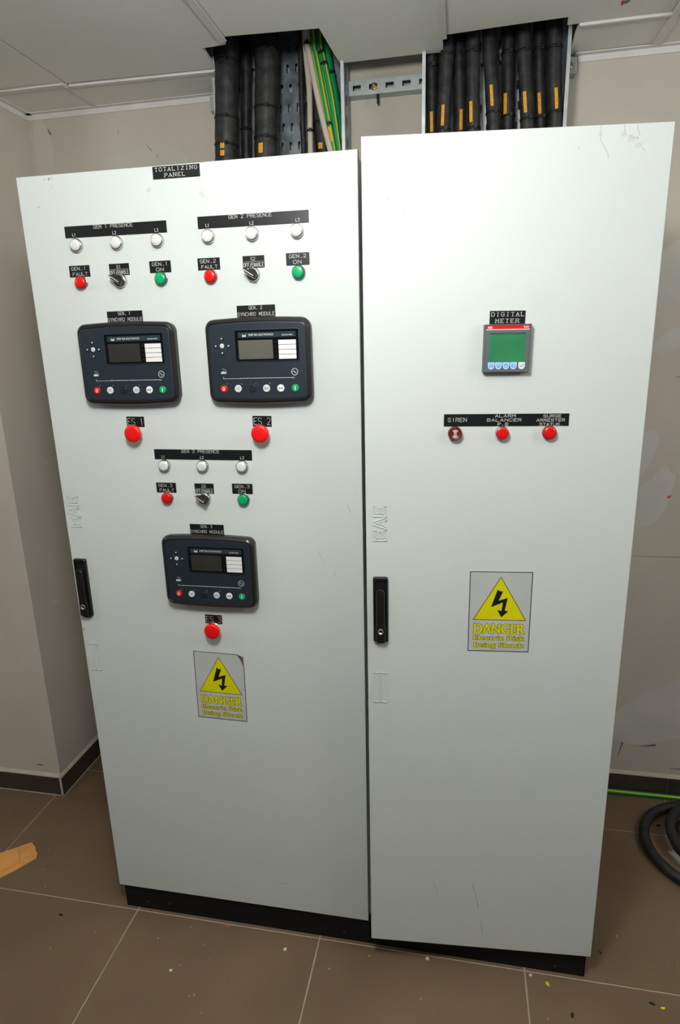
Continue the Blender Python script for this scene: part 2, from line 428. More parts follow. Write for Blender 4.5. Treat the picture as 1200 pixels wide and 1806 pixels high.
# ceiling grid bars and wall angle
mb = MB()
def bar(x0, y0, x1, y1, wd, dz=-.0085):
    d = Vector((x1-x0, y1-y0)).normalized(); n = Vector((-d.y, d.x))*wd/2
    q = [(x0-n.x, y0-n.y), (x1-n.x, y1-n.y), (x1+n.x, y1+n.y), (x0+n.x, y0+n.y)]
    mb.prism(q, ZC+dz, ZC+dz+.0035, 'ceiling_bar')
    n *= .12
    q = [(x0-n.x, y0-n.y), (x1-n.x, y1-n.y), (x1+n.x, y1+n.y), (x0+n.x, y0+n.y)]
    mb.prism(q, ZC+dz+.003, ZC+.036, 'ceiling_bar')
bar(.3565, Y0, .3560, .470, .022)
bar(.953, Y0, .9535, .606, .018)
bar(1.556, Y0, 1.556, YB-.02, .022)
bar(-.232, .63, -.232, YB-.02, .008)
bar(X0, yg-.003, -.235, yg-.003, .020); bar(-.222, yg+.012, .262, yg+.026, .016)
bar(1.316, yg+.004, 1.545, yg, .010); bar(1.565, yg, X1, yg, .02)
structure(mb.obj('trim_1'))
mb = MB()
mb.box((xl+.001, YB-.004, ZC-.024), (.205, YB, ZC+.002), 'ceiling_bar'); mb.box((1.345, YB-.004, ZC-.024), (X1, YB, ZC+.002), 'ceiling_bar')
mb.box((xl+.001, YB-.022, ZC-.0075), (.20, YB-.002, ZC-.0045), 'ceiling_bar'); mb.box((1.335, YB-.022, ZC-.0075), (X1, YB-.002, ZC-.0045), 'ceiling_bar')
mb.box((xl, YCOL-.02, ZC-.024), (xl+.004, YB-.004, ZC+.002), 'ceiling_bar'); mb.box((xl, YCOL-.02, ZC-.0075), (xl+.022, YB-.004, ZC-.0045), 'ceiling_bar')
structure(mb.obj('trim_2'))

# ================================================================== CABINETS
def cabinet(name, label, x0, x1, door_pts, F, door_w):
    root = empty(name, ((x0+x1)/2, .40, 0)); tag(root, label, 'electrical cabinet', 'tall control cabinets')
    z0, z1, y0, y1, t = .092, 2.100, .026, .786, .002
    b = MB()
    b.box((x0, y1-t, z0), (x1, y1, z1), 'cabinet_paint')
    b.box((x0, y0, z0), (x0+t, y1-t, z1), 'cabinet_paint'); b.box((x1-t, y0, z0), (x1, y1-t, z1), 'cabinet_paint')
    b.box((x0+t, y0, z1-t), (x1-t, y1-t, z1), 'cabinet_paint'); b.box((x0+t, y0, z0), (x1-t, y1-t, z0+t), 'cabinet_paint')
    for a in ((x0+t, x0+.03), (x1-.03, x1-t)): b.box((a[0], y0, z0+t), (a[1], y0+.012, z1-t), 'cabinet_paint')
    b.box((x0+.03, y0, z1-.03), (x1-.03, y0+.012, z1-t), 'cabinet_paint'); b.box((x0+.03, y0, z0+t), (x1-.03, y0+.012, z0+.03), 'cabinet_paint')
    b.box((x0+.03, y1-.06, z0+.06), (x1-.03, y1-.05, z1-.08), 'galvanised')     # mounting plate inside
    b.obj('cabinet_body', root)
    # door: folded sheet pan 22 mm deep
    d = MB(); (ax,az),(bx,bz),(cx_,cz_),(dx,dz) = door_pts   # TL TR BR BL
    ins = .0016
    f = [(ax,az),(bx,bz),(cx_,cz_),(dx,dz)]
    mid = (sum(q[0] for q in f)/4, sum(q[1] for q in f)/4)
    def off(k): return [(x+math.copysign(k, mid[0]-x), z+math.copysign(k, mid[1]-z)) for x, z in f]
    d.rings([ring3(off(.016), -.022), ring3(off(0), -.022), ring3(off(0), -ins), ring3(off(ins*.35), -ins*.35), ring3(off(ins), 0)], 'door_paint', cap0=False)
    d.face(ring3(off(.016), -.0219), 'door_paint')
    door = d.obj('door', root, F)
    return root, door
LC, LDOOR = cabinet('control_cabinet', 'white left-hand control cabinet with three dark controllers on its door', .002, .800,
                    [(-.0025,2.112),(.8012,2.1095),(.7982,.0935),(.003,.0900)], LEFT, .80)
RC, RDOOR = cabinet('control_cabinet', 'white right-hand cabinet with green-screen meter and slightly ajar door', .822, 1.4185,
                    [(.0010,2.1160),(.5972,2.1095),(.5985,.0842),(-.0020,.0950)], RIGHT, .60)
def plinth(root, x0, x1, screws):
    b = MB(); y0, y1 = .010, .786
    b.box((x0, y0, 0), (x1, y0+.0025, .092), 'plinth_black'); b.box((x0, y1-.0025, 0), (x1, y1, .092), 'plinth_black')
    b.box((x0, y0, 0), (x0+.0025, y1, .092), 'plinth_black'); b.box((x1-.0025, y0, 0), (x1, y1, .092), 'plinth_black')
    o = b.obj('plinth', root)
    for x, z in screws:
        s = MB(); s.lathe([(.0045, 0), (.0045, .002), (.003, .0035)], 'black_plastic', 12); s.obj('screw', o, at(LEFT, x, z, -.010))
plinth(LC, .0145, .803, [(.09, .028), (.162, .033), (.724, .026)])
plinth(RC, .8045, 1.4025, [(1.324, .022)])

# door marks: embossed maker's letters, ribs, scratches and stains
def emboss(door, F, u, v, us, vs):
    b = MB()
    # letters read upwards: local x runs up the door
    hh, ww = .0305, .0245
    def block(pts):   # outline letters as raised ribs
        for a, c in zip(pts, pts[1:] + pts[:1]):
            a, c = Vector(a), Vector(c); dd = (c-a).normalized(); n = Vector((-dd.y, dd.x))*.0008; ee = dd*.0008
            q = [a-ee-n, c+ee-n, c+ee+n, a-ee+n]
            b.prism([(x, y) for x, y in q], -.0001, .0017, 'door_paint')
    t = .0062
    E_ = [(0,0),(ww,0),(ww,t),(t,t),(t,(hh-t)/2),(ww*.85,(hh-t)/2),(ww*.85,(hh+t)/2),(t,(hh+t)/2),(t,hh-t),(ww,hh-t),(ww,hh),(0,hh)]
    A_ = [(0,0),(t,0),(t+.0022,.007),(ww+.004-t-.0022,.007),(ww+.004-t,0),(ww+.004,0),((ww+.004)/2+t*.55,hh),((ww+.004)/2-t*.55,hh)]
    A2 = [(t+.004,.0125),(ww+.004-t-.004,.0125),((ww+.004)/2,hh-.0065)]
    x = -.0415
    for sh, adv in (([E_], .0275), ([A_, A2], .031), ([E_], 0)):
        for l in sh: block([(-(py - hh/2), x + px) for px, py in l])
        x += adv
    b.obj('embossed_letters', door, at(F, u, v))
    b = MB()
    for c in (-.0095, .0095):
        o1 = [(c-.0066,-.0405),(c+.0066,-.0405),(c+.0066,.0405),(c-.0066,.0405)]; 
        for a, c2 in zip(o1, o1[1:] + o1[:1]):
            a, c2 = Vector(a), Vector(c2); dd = (c2-a).normalized(); n = Vector((-dd.y, dd.x))*.0008; ee = dd*.0008
            b.prism([tuple(q) for q in (a-ee-n, c2+ee-n, c2+ee+n, a-ee+n)], -.0001, .0017, 'door_paint')
    b.obj('embossed_bars', door, at(F, us, vs))
emboss(LDOOR, LEFT, .0291, 1.3108, .0293, .887)
emboss(RDOOR, RIGHT, .0324, 1.3163, .0307, .892)
def scr(door, F, pts, wd, m='scratch'):
    b = MB()
    for a, c in zip(pts, pts[1:]):
        a, c = Vector(a), Vector(c); n = Vector((-(c-a).y, (c-a).x)).normalized()*wd/2
        b.face([(*(a-n), .0003), (*(c-n), .0003), (*(c+n), .0003), (*(a+n), .0003)], m)
    b.obj('scratch', door, F)
def spot(door, F, x, z, r, m, sy=1.0):
    b = MB()
    b.face([(x+r*math.cos(t)*random.uniform(.6,1.4), z+r*sy*math.sin(t)*random.uniform(.6,1.3), .0002) for t in [k*.7 for k in range(9)]], m)
    b.obj('stain', door, F)
for pts, wd in (([(.169,.306),(.176,.285),(.181,.268)], .0009), ([(.272,.309),(.283,.268),(.2875,.245),(.292,.225)], .0013), ([(.299,.182),(.302,.160),(.305,.139)], .0011)):
    scr(RDOOR, RIGHT, pts, wd)
for pts in ([(.461,2.109),(.4625,2.09),(.462,2.083)], [(.463,2.083),(.470,2.074),(.477,2.062),(.480,2.052)], [(.504,2.109),(.506,2.10),(.5075,2.094)], [(.530,2.109),(.529,2.102),(.535,2.088)],
            [(.515,2.090),(.523,2.086),(.533,2.083),(.528,2.088)], [(.540,2.068),(.546,2.062)], [(.421,2.076),(.424,2.070)]):
    scr(RDOOR, RIGHT, pts, .0011, 'stain')
for (x, z, r) in ((.518,2.085,.009), (.533,2.072,.008), (.505,2.092,.006), (.462,2.095,.004)): spot(RDOOR, RIGHT, x, z, r, 'stain_pale', .8)
for (x, z) in ((.07,1.98),(.085,1.977),(.055,2.0),(.30,.98),(.41,.75)): spot(RDOOR, RIGHT, x, z, .0014, 'scratch')
for pts, wd in (([(.762,1.347),(.772,1.326)], .0010), ([(.685,1.229),(.70,1.20)], .0008), ([(.524,.188),(.54,.185),(.556,.187)], .0012), ([(.726,1.171),(.728,1.160)], .001), ([(.60,.165),(.615,.158)], .0010)):
    scr(LDOOR, LEFT, pts, wd)
for (x, z, r, m) in ((.328,2.064,.006,'stain_pale'), (.452,2.047,.006,'stain_pale'), (.088,2.086,.003,'stain_pale'), (.071,2.102,.0015,'scratch'), (.0825,2.103,.003,'scratch'), (.091,2.104,.0015,'scratch'),
                     (.045,2.045,.002,'stain'), (.049,2.047,.0015,'stain'), (.785,2.104,.0016,'scratch'), (.784,2.075,.0013,'scratch'), (.30,.21,.0016,'stain'), (.66,.115,.002,'scratch'), (.13,1.19,.0015,'scratch')):
    spot(LDOOR, LEFT, x, z, r, m)
b = MB(); b.face([(.0035,.974,.0004),(.007,.9745,.0004),(.0105,.970,.0004),(.0085,.966,.0004),(.0045,.966,.0004)], 'orange_bit')
tag(b.obj('paint_chip', LDOOR, LEFT), 'small orange chip at the door edge')

# door handles
def handle(root, F, u, v, rot=0):
    W_ = at(F, u, v, 0, rot)
    b = MB(); o = rrect(.0355, .166, .004)
    i = rrect(.0315, .162, .003); j = rrect(.027, .150, .003, cy=-.001)
    b.rings([ring3(o, 0), ring3(o, .007), ring3(i, .0095)], 'black_plastic', cap1=False)
    b.rings([ring3(i, .0095), ring3(j, .0085), ring3(j, .005)], 'black_plastic', cap0=False)
    b.box((-.009, -.086, 0), (.009, -.080, .008), 'black_plastic')
    h = b.obj('door_handle', root, W_)
    l = MB(); lo = []
    for k in range(9): t = math.pi*k/8; lo.append((.0105*math.cos(t), .046 + .0105*math.sin(t)))
    lo += [(-.0105, -.036), (-.0125, -.044), (-.0125, -.078), (.0125, -.078), (.0125, -.044), (.0105, -.036)]
    lo2 = [(x*.82, y - .0016*(1 if y > 0 else -1)) for x, y in lo]
    l.rings([ring3(lo, .005), ring3(lo, .015), ring3(lo2, .0185)], 'black_plastic')
    l.obj('lever', h, W_)
    k = MB(); k.lathe([(.0075, .017), (.0075, .0195), (.0062, .0205), (.0058, .0195), (.0026, .0192), (.0024, .0178)], 'lock_metal', 20, (0, -.0512)); 
    k.box((-.0007, -.0535, .018), (.0007, -.049, .0186), 'sign_black')
    tag(k.obj('key_lock', h, W_), 'small round metal key lock')
handle(LC, LEFT, .0266, 1.0969, 0); handle(RC, RIGHT, .0324, 1.1026, 0)

# name plates ------------------------------------------------------------
def plate(root, F, u, v, w_, h_, lines, label, rot=0, serif=False, lw=.0009):
    """lines: (text, x0, x1, z0, z1) in mm about the plate's centre"""
    W_ = at(F, u, v, 0, rot)
    b = MB(); w2, h2 = w_/2, h_/2
    b.rings([ring3([(-w2,-h2),(w2,-h2),(w2,h2),(-w2,h2)], 0), ring3([(-w2,-h2),(w2,-h2),(w2,h2),(-w2,h2)], .0011),
             ring3([(-w2+.0004,-h2+.0004),(w2-.0004,-h2+.0004),(w2-.0004,h2-.0004),(-w2+.0004,h2-.0004)], .0015)], 'plate_black')
    o = b.obj('name_plate', root, W_); tag(o, label)
    for ln in lines:
        t = MB()
        if ln[0] == '-':
            t.face([(ln[1]/1e3, ln[3]/1e3, .0017), (ln[2]/1e3, ln[3]/1e3, .0017), (ln[2]/1e3, ln[3]/1e3+.0005, .0017), (ln[1]/1e3, ln[3]/1e3+.0005, .0017)], 'engraving')
            t.obj('engraved_line', o, W_)
        else:
            stroke_text(t, ln[0], ln[1]/1e3, ln[2]/1e3, ln[3]/1e3, ln[4]/1e3, .0017, 'engraving', lw, serif)
            t.obj('lettering', o, W_)
    return o
plate(LC, LEFT, .396, 2.0957, .111, .0252, [('TOTALIZING', -49.5, 50, 2.8, 9.8), ('PANEL', -27, 21, -9.0, -2.0)], 'black plate reading TOTALIZING PANEL', -.5, True, .0010)

# lamps, switches, buttons -----------------------------------------------
def indicator(root, F, u, v, lens, bezel, label):
    W_ = at(F, u, v)
    b = MB()
    b.lathe([(.0152, 0), (.0152, .003), (.0148, .0075), (.0138, .0092), (.0128, .0092), (.0126, .005)], bezel, 36)
    o = b.obj('indicator_lamp', root, W_); tag(o, label)
    l = MB(); l.lathe([(.0126, .0045), (.0125, .0108), (.0118, .0122), (.0085, .0134), (.0045, .0139)], lens, 32)
    l.obj('lens', o, W_)
def pilot(root, F, u, v, lens, side, label, r=.0146):
    """one-piece coloured lens over a thin metal ring"""
    W_ = at(F, u, v)
    b = MB(); b.lathe([(.0152, 0), (.0152, .0022), (.0146, .0032), (.013, .0034)], 'chrome', 36)
    o = b.obj('indicator_lamp', root, W_); tag(o, label)
    l = MB(); l.lathe([(r-.0006, .003), (r, .0045), (r-.0003, .0095), (r-.0018, .0122)], side, 36)
    l.lathe([(r-.0018, .0121), (r-.0028, .0131), (r*.55, .0139), (r*.2, .0141)], lens, 36)
    l.obj('lens', o, W_)
def selector(root, F, u, v, label):
    W_ = at(F, u, v)
    b = MB(); b.lathe([(.0155, 0), (.0155, .004), (.0142, .0085), (.0128, .0095), (.0122, .0095)], 'chrome', 36)
    o = b.obj('selector_switch', root, W_); tag(o, label)
    k = MB(); k.lathe([(.0122, .008), (.0122, .0135), (.0112, .0145)], 'switch_black', 32); k.obj('knob', o, W_)
    W2 = W_ @ Matrix.Rotation(math.radians(147), 4, 'Z')
    h = MB(); L0, L1, hw = -.0125, .0155, .0046
    o1 = [(L0, -hw), (L1-.003, -hw), (L1+.002, -hw*.45), (L1+.002, hw*.45), (L1-.003, hw), (L0, hw)]
    o2 = [(L0+.002, -hw*.7), (L1-.002, -hw*.7), (L1+.004, -hw*.3), (L1+.004, hw*.3), (L1-.002, hw*.7), (L0+.002, hw*.7)]
    h.rings([ring3(o1, .0135), ring3(o1, .0225), ring3(o2, .0255)], 'switch_black')
    h.box((L0+.004, -.0008, .0254), (L1+.003, .0012, .0262), 'switch_silver')
    h.box((L0+.001, .0040, .0145), (L1-.002, .0054, .0225), 'switch_silver')
    h.box((L1-.001, -.0016, .015), (L1+.0052, .0016, .0252), 'switch_silver')
    h.obj('handle', o, W2)
def estop(root, u, v, label):
    W_ = at(LEFT, u, v)
    b = MB(); b.lathe([(.0152, 0), (.0152, .004), (.0142, .006), (.012, .0065), (.0115, .014)], 'switch_silver', 36)
    o = b.obj('emergency_stop_button', root, W_); tag(o, label)
    l = MB(); l.lathe([(.0125, .009), (.0135, .0135), (.0194, .0155), (.0212, .0180), (.0212, .0235), (.0200, .0258), (.0152, .0272), (.006, .0279)], 'stop_red', 40)
    l.obj('mushroom_cap', o, W_)

GENS = [  # strip centre, lamp xs, lamp z, row xs, row z, plate xs, plate z, text offsets
 (1, (.2342, 1.9871), (.1336, .2367, .3377), 1.9580, (.1346, .2356, .3390), 1.8758, (.1317, .2343, .3375), 1.9018, -52.5, 44.7),
 (2, (.5650, 1.9885), (.4608, .5636, .6658), 1.9592, (.4602, .5608, .6660), 1.8750, (.4564, .5626, .6645), 1.9026, -53.9, 44.5),
 (3, (.4027, 1.4654), (.3003, .4018, .5043), 1.4374, (.3000, .4001, .5030), 1.3548, (.2978, .4000, .5002), 1.3806, -53.8, 44.0)]
for n, sc_, lx, lz, rx, rz, px, pz, ta, tb in GENS:
    plate(LC, LEFT, *sc_, .2555, .0252, [('GEN %d PRESENCE' % n, ta, tb, 4.6, 11.6), ('L1', -108.5, -101, -9.4, -3.2), ('L2', -6, 2.5, -10, -3.8), ('L3', 98.5, 107, -9.6, -3.4)],
          'long black strip reading GEN %d PRESENCE' % n, -.25)
    for k, x in enumerate(lx):
        indicator(LC, LEFT, x, lz, 'lens_white', 'chrome', 'white L%d lamp in a silver ring under the GEN %d strip' % (k+1, n))
    plate(LC, LEFT, px[0], pz, .0532, .0254, [('GEN.%d' % n, -20, 17, 2.4, 9.2), ('FAULT', -18, 20.5, -9.8, -3.0)], 'black plate reading GEN.%d FAULT' % n)
    plate(LC, LEFT, px[1], pz - .0006, .0505, .0256, [('S%d' % n, -6, 4, 2.6, 9.4), ('-', -23, 23, 0, 0), ('OFF/ENABLE', -23.2, 23.2, -10.2, -2.6)], 'black plate reading S%d OFF/ENABLE' % n)
    plate(LC, LEFT, px[2], pz + .0004, .0528, .0254, [('GEN.%d' % n, -19, 19, 2.4, 9.2), ('ON', -10, 8, -9.4, -2.6)], 'black plate reading GEN.%d ON' % n)
    pilot(LC, LEFT, rx[0], rz, 'lens_red', 'red_bezel', 'red fault lamp of GEN.%d' % n)
    selector(LC, LEFT, rx[1], rz, 'black selector switch with silver pointer under S%d' % n)
    pilot(LC, LEFT, rx[2], rz, 'lens_green', 'green_bezel', 'green ON lamp of GEN.%d' % n)
for n, (px, pz), (bx, bz) in ((1, (.2328, 1.5470), (.2338, 1.5202)), (2, (.5612, 1.5471), (.5608, 1.5202)), (3, (.3957, 1.0247), (.3978, 1.0002))):
    plate(LC, LEFT, px, pz, .0468, .0252, [('ES %d' % n, -20, 20.5, -8.2, 8.0)], 'black plate reading ES %d' % n, -.7 if n < 3 else .2)
    estop(LC, bx, bz, 'red mushroom emergency stop button under ES %d' % n)

# generator control modules ------------------------------------------------
def module(n, cx, cz, px, pz, lcd):
    plate(LC, LEFT, px, pz, .0912, .0252, [('GEN. %d' % n, -16, 15, 3.8, 10.8), ('SYNCHRO MODULE', -44, 44, -10.2, -2.8)], 'black plate reading GEN. %d SYNCHRO MODULE' % n, 0, lw=.0008)
    W_ = at(LEFT, cx, cz)
    b = MB(); bl = (.0, .0045)
    def oo(w, h, r): return rrect(w, h, r, 6, bl)
    rs = [ring3(oo(.246, .182, .018), 0), ring3(oo(.246, .182, .018), .010), ring3(oo(.249, .185, .020), .012), ring3(oo(.249, .185, .020), .018), ring3(oo(.244, .180, .018), .023),
          ring3(oo(.236, .171, .013), .026), ring3(oo(.231, .166, .010), .0262), ring3(oo(.2285, .1635, .009), .0245)]
    b.rings(rs, 'rubber_frame', cap1=False)
    fr = tag(b.obj('control_module', LC, W_), 'black framed generator controller with screen under GEN. %d plate' % n)
    P = MB(); P.rings([ring3(oo(.2285, .1635, .009), .0225), ring3(oo(.2285, .1635, .009), .0246), ring3(oo(.225, .160, .008), .0252)], 'navy_panel')
    P.obj('front_panel', fr, W_)
    Z0 = .0253
    q = MB()      # raised window surround, black glass
    s0 = rrect(.153, .0715, .003, cx=.0238, cy=.0345); s1 = rrect(.149, .068, .0025, cx=.0238, cy=.0348)
    q.rings([ring3(s0, Z0-.0006), ring3(s0, Z0+.0012), ring3(s1, Z0+.0014)], 'navy_panel', cap1=False)
    q.rings([ring3(s1, Z0+.0014), ring3(s1, Z0+.0002)], 'gloss_black', cap0=False)
    q.obj('screen_surround', fr, W_)
    h = MB(); h.box((-.0436, .0520, Z0), (.0917, .0637, Z0+.0005), 'header_grey'); hd = h.obj('header_strip', fr, W_)
    t = MB(); font_text(t, 'DEEP SEA ELECTRONICS', -.0185, .0395, .0560, .0042, Z0+.0008, 'print_white', .012)
    font_text(t, 'DSE 8610 MKII', .0600, .0846, .0547, .0030, Z0+.0008, 'print_white', .012)
    t.box((-.0335, .0540, Z0+.0003), (-.0250, .0572, Z0+.0008), 'print_white')          # small wave badge
    for k in range(3): t.prism([(-.0335+.0028*k, .0570), (-.0307+.0028*k, .0570), (-.0321+.0028*k, .0588)], Z0+.0003, Z0+.0008, 'print_white')
    t.box((-.0337, .0540, Z0+.0003), (-.0333, .0615, Z0+.0008), 'print_white'); t.box((-.0252, .0540, Z0+.0003), (-.0248, .0615, Z0+.0008), 'print_white')
    t.obj('lettering', fr, W_)
    l = MB(); l.box((-.0440, .0050, Z0), (.0375, .0464, Z0+.0004), lcd); l.obj('screen', fr, W_)
    for k in range(4):
        z0 = .0040 + k*.0106
        w_ = MB(); w_.box((.0510, z0, Z0), (.0918, z0+.0096, Z0+.0006), 'white_slip'); w_.obj('text_slip', fr, W_)
        d = MB(); d.lathe([(.0012, Z0), (.0012, Z0+.0006), (.0006, Z0+.0009)], 'navy_panel', 12, (.0447, z0+.0055)); d.obj('indicator_led', fr, W_)
    # navigation keys
    for (x, z, r, a) in ((-.0835, .0354, .0052, None), (-.0834, .0515, .0042, 90), (-.0985, .0354, .0042, 180), (-.0676, .0352, .0042, 0), (-.0836, .0196, .0042, 270)):
        k = MB(); k.lathe([(r, Z0-.0004), (r, Z0+.0010), (r-.0006, Z0+.0016)], 'print_white' if a is None else 'navy_key', 20, (x, z))
        if a is None:
            k.box((x-.0014, z-.0012, Z0+.0016), (x+.0004, z-.0006, Z0+.0018), 'navy_key'); k.box((x+.0000, z-.0012, Z0+.0016), (x+.0006, z+.0016, Z0+.0018), 'navy_key')
        else:
            t_ = [(x+.0027*math.cos(math.radians(a+d)), z+.0027*math.sin(math.radians(a+d))) for d in (0, 125, 235)]
            k.prism(t_, Z0+.0014, Z0+.0018, 'print_white')
        k.obj('arrow_key' if a is not None else 'enter_key', fr, W_)
    # mains and generator symbols with the line between them
    s = MB(); x, z = -.0845, -.0235
    for k, hh in enumerate((.003, .005, .0035, .0065, .004, .0055, .003)): s.box((x-.0063+k*.0018, z-.0035, Z0), (x-.0047+k*.0018, z-.0035+hh, Z0+.0004), 'print_white')
    def arc(cx_, cz_, r, a0, a1, wd, nseg=24):
        for k in range(nseg):
            p0, p1 = math.radians(a0+(a1-a0)*k/nseg), math.radians(a0+(a1-a0)*(k+1)/nseg)
            s.face([(cx_+(r-wd)*math.cos(p0), cz_+(r-wd)*math.sin(p0), Z0+.0004), (cx_+r*math.cos(p0), cz_+r*math.sin(p0), Z0+.0004),
                    (cx_+r*math.cos(p1), cz_+r*math.sin(p1), Z0+.0004), (cx_+(r-wd)*math.cos(p1), cz_+(r-wd)*math.sin(p1), Z0+.0004)], 'print_white')
    arc(x, z, .0078, -15, 120, .0005)
    arc(.0862, -.0250, .0078, 0, 360, .0011, 32)
    arc(.0842, -.0252, .0026, 0, 180, .0010, 10); arc(.0880, -.0252, .0026, 180, 360, .0010, 10)
    s.box((-.0852, -.0386, Z0), (-.0430, -.0379, Z0+.0004), 'print_white'); s.box((-.0385, -.0384, Z0), (.0805, -.0375, Z0+.0004), 'print_white')
    s.box((-.0856, -.0386, Z0), (-.0848, -.0345, Z0+.0004), 'print_white')
    arc(-.0408, -.0381, .0016, 0, 360, .0004, 12); arc(.0842, -.0381, .0016, 0, 360, .0004, 12)
    s.prism([(.0800, -.0395), (.0822, -.0380), (.0800, -.0365)], Z0, Z0+.0004, 'print_white'); s.prism([(-.0450, -.0395), (-.0428, -.0380), (-.0450, -.0365)], Z0, Z0+.0004, 'print_white')
    s.obj('symbol_print', fr, W_)
    for k, (x, m) in enumerate(((-.0860, 'lens_red'), (-.0510, 'print_white'), (-.0160, 'navy_key'), (.0176, 'print_white'), (.0518, 'white_slip'), (.0860, 'lens_green'))):
        z = -.0612; r = .0085
        kb = MB(); kb.lathe([(r, Z0-.0004), (r, Z0+.0012), (r-.0010, Z0+.0020)], m, 24, (x, z)); T_ = Z0+.0022
        def ln(a, c, wd, mm):
            a, c = Vector(a), Vector(c); nn = Vector((-(c-a).y, (c-a).x)).normalized()*wd/2
            kb.face([(*(a-nn), T_), (*(c-nn), T_), (*(c+nn), T_), (*(a+nn), T_)], mm)
        if k == 0:
            for i in range(16):
                p0, p1 = 2*math.pi*i/16, 2*math.pi*(i+1)/16
                kb.face([(x+.0018*math.cos(p0), z+.0026*math.sin(p0), T_), (x+.0034*math.cos(p0), z+.0044*math.sin(p0), T_), (x+.0034*math.cos(p1), z+.0044*math.sin(p1), T_), (x+.0018*math.cos(p1), z+.0026*math.sin(p1), T_)], 'white_slip')
        elif k == 1:
            ln((x-.003, z+.003), (x+.001, z-.003), .0006, 'header_grey'); ln((x+.001, z+.004), (x+.003, z-.002), .0006, 'header_grey'); ln((x-.002, z+.001), (x+.003, z+.001), .0005, 'header_grey')
        elif k == 3:
            for dz in (-.0018, 0, .0018): ln((x-.0052, z+dz), (x+.0052, z+dz), .0006, 'lcd_grey')
        elif k == 4:
            kb.face([(x-.0042, z+.0024, T_), (x-.0042, z-.0024, T_), (x-.0004, z, T_)], 'sign_black'); kb.face([(x+.0042, z+.0024, T_), (x+.0004, z, T_), (x+.0042, z-.0024, T_)], 'maroon')
            ln((x-.003, z), (x+.003, z), .0012, 'maroon')
        elif k == 5: ln((x, z-.0042), (x, z+.0042), .0022, 'white_slip')
        if k < 4: kb.lathe([(.0018, Z0), (.0018, Z0+.0005), (.0009, Z0+.0007)], 'lcd_grey', 10, (x+.0084, z+.0106))
        tag(kb.obj('push_button', fr, W_), ('round red stop button with white 0', 'round white button with hand symbol', 'round dark button', 'round white button with bar symbol', 'round white button with breaker symbol', 'round green start button with white bar')[k])
module(1, .2408, 1.6868, .2353, 1.7962, 'lcd_dark')
module(2, .5672, 1.6868, .5616, 1.7975, 'lcd_grey')
module(3, .4032, 1.1655, .3980, 1.2739, 'lcd_dark')

# danger stickers ---------------------------------------------------------
def sticker(root, F, u, v, rot, label, curl=False):
    W_ = at(F, u, v, 0, rot); b = MB(); w2, h2 = .0716, .1016
    if curl: o = [(-w2,-h2),(w2,-h2),(w2,h2-.034),(w2-.005,h2-.020),(w2-.015,h2-.004),(w2-.019,h2),(-w2,h2)]
    else: o = [(-w2,-h2),(w2,-h2),(w2,h2),(-w2,h2)]
    b.prism(o, 0, .0005, 'sign_ground')
    tk = .00085
    for a, c in zip(o, o[1:] + o[:1]):
        a, c = Vector(a), Vector(c); dd = (c-a).normalized(); nn = Vector((-dd.y, dd.x))
        b.face([(*a, .0007), (*c, .0007), (*(c+nn*tk*2), .0007), (*(a+nn*tk*2), .0007)], 'sign_black')
    st = tag(b.obj('danger_sticker', root, W_), label)
    if curl:      # dog-eared corner standing off the door
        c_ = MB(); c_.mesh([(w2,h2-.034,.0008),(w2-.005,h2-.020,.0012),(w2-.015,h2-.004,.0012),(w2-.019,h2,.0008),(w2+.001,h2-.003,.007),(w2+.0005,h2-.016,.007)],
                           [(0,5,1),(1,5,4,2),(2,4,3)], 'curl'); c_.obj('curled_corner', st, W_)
    t = MB(); A_, B_, C_ = Vector((0, .0895)), Vector((.0618, -.0203)), Vector((-.0618, -.0203))
    t.face([(A_.x, A_.y, .0008), (C_.x, C_.y, .0008), (B_.x, B_.y, .0008)], 'sign_black')
    cc = (A_ + B_ + C_)/3; q = [cc + (p_ - cc)*.962 for p_ in (A_, C_, B_)]
    t.face([(p_.x, p_.y, .0010) for p_ in q], 'sign_yellow')
    ar = [(-6.8,57.6),(-2.1,53.4),(5.8,53.3),(-3.3,29.5),(17.2,37),(11.4,4.2),(20.2,3.7),(4.2,-12.8),(-5.9,6.2),(4.1,3.4),(6.4,25.2),(-20.6,12.7)]
    t.face([(x/1e3, y/1e3, .0012) for x, y in ar], 'sign_black')
    t.obj('warning_triangle', st, W_)
    t = MB(); r_ = .0008; dg = [(r_*math.cos(q_*math.pi/4), r_*math.sin(q_*math.pi/4)) for q_ in range(8)]
    for txt, x0, x1, z0, cap, fat in (('DANGER', -.0590, .0600, -.0548, .0255, .0015), ('Electric Risk', -.0590, .0605, -.0720, .0118, .0007), ('Being Shock', -.0575, .0600, -.0908, .0118, .0007)):
        for fx in (-fat, 0, fat):
            for ox, oy in dg: font_text(t, txt, x0+fat+fx+ox, x1-fat+fx+ox, z0+oy, cap, .0008, 'sign_black')
        for j_, fx in enumerate((-fat, 0, fat)): font_text(t, txt, x0+fat+fx, x1-fat+fx, z0, cap, .0012 + .00002*j_, 'sign_yellow')
    t.obj('lettering', st, W_)
sticker(LC, LEFT, .3992, .8253, -.7, 'yellow triangle danger sticker with dog-eared corner', True)
sticker(RC, RIGHT, .3124, 1.0998, -.1, 'yellow triangle danger sticker lying flat')

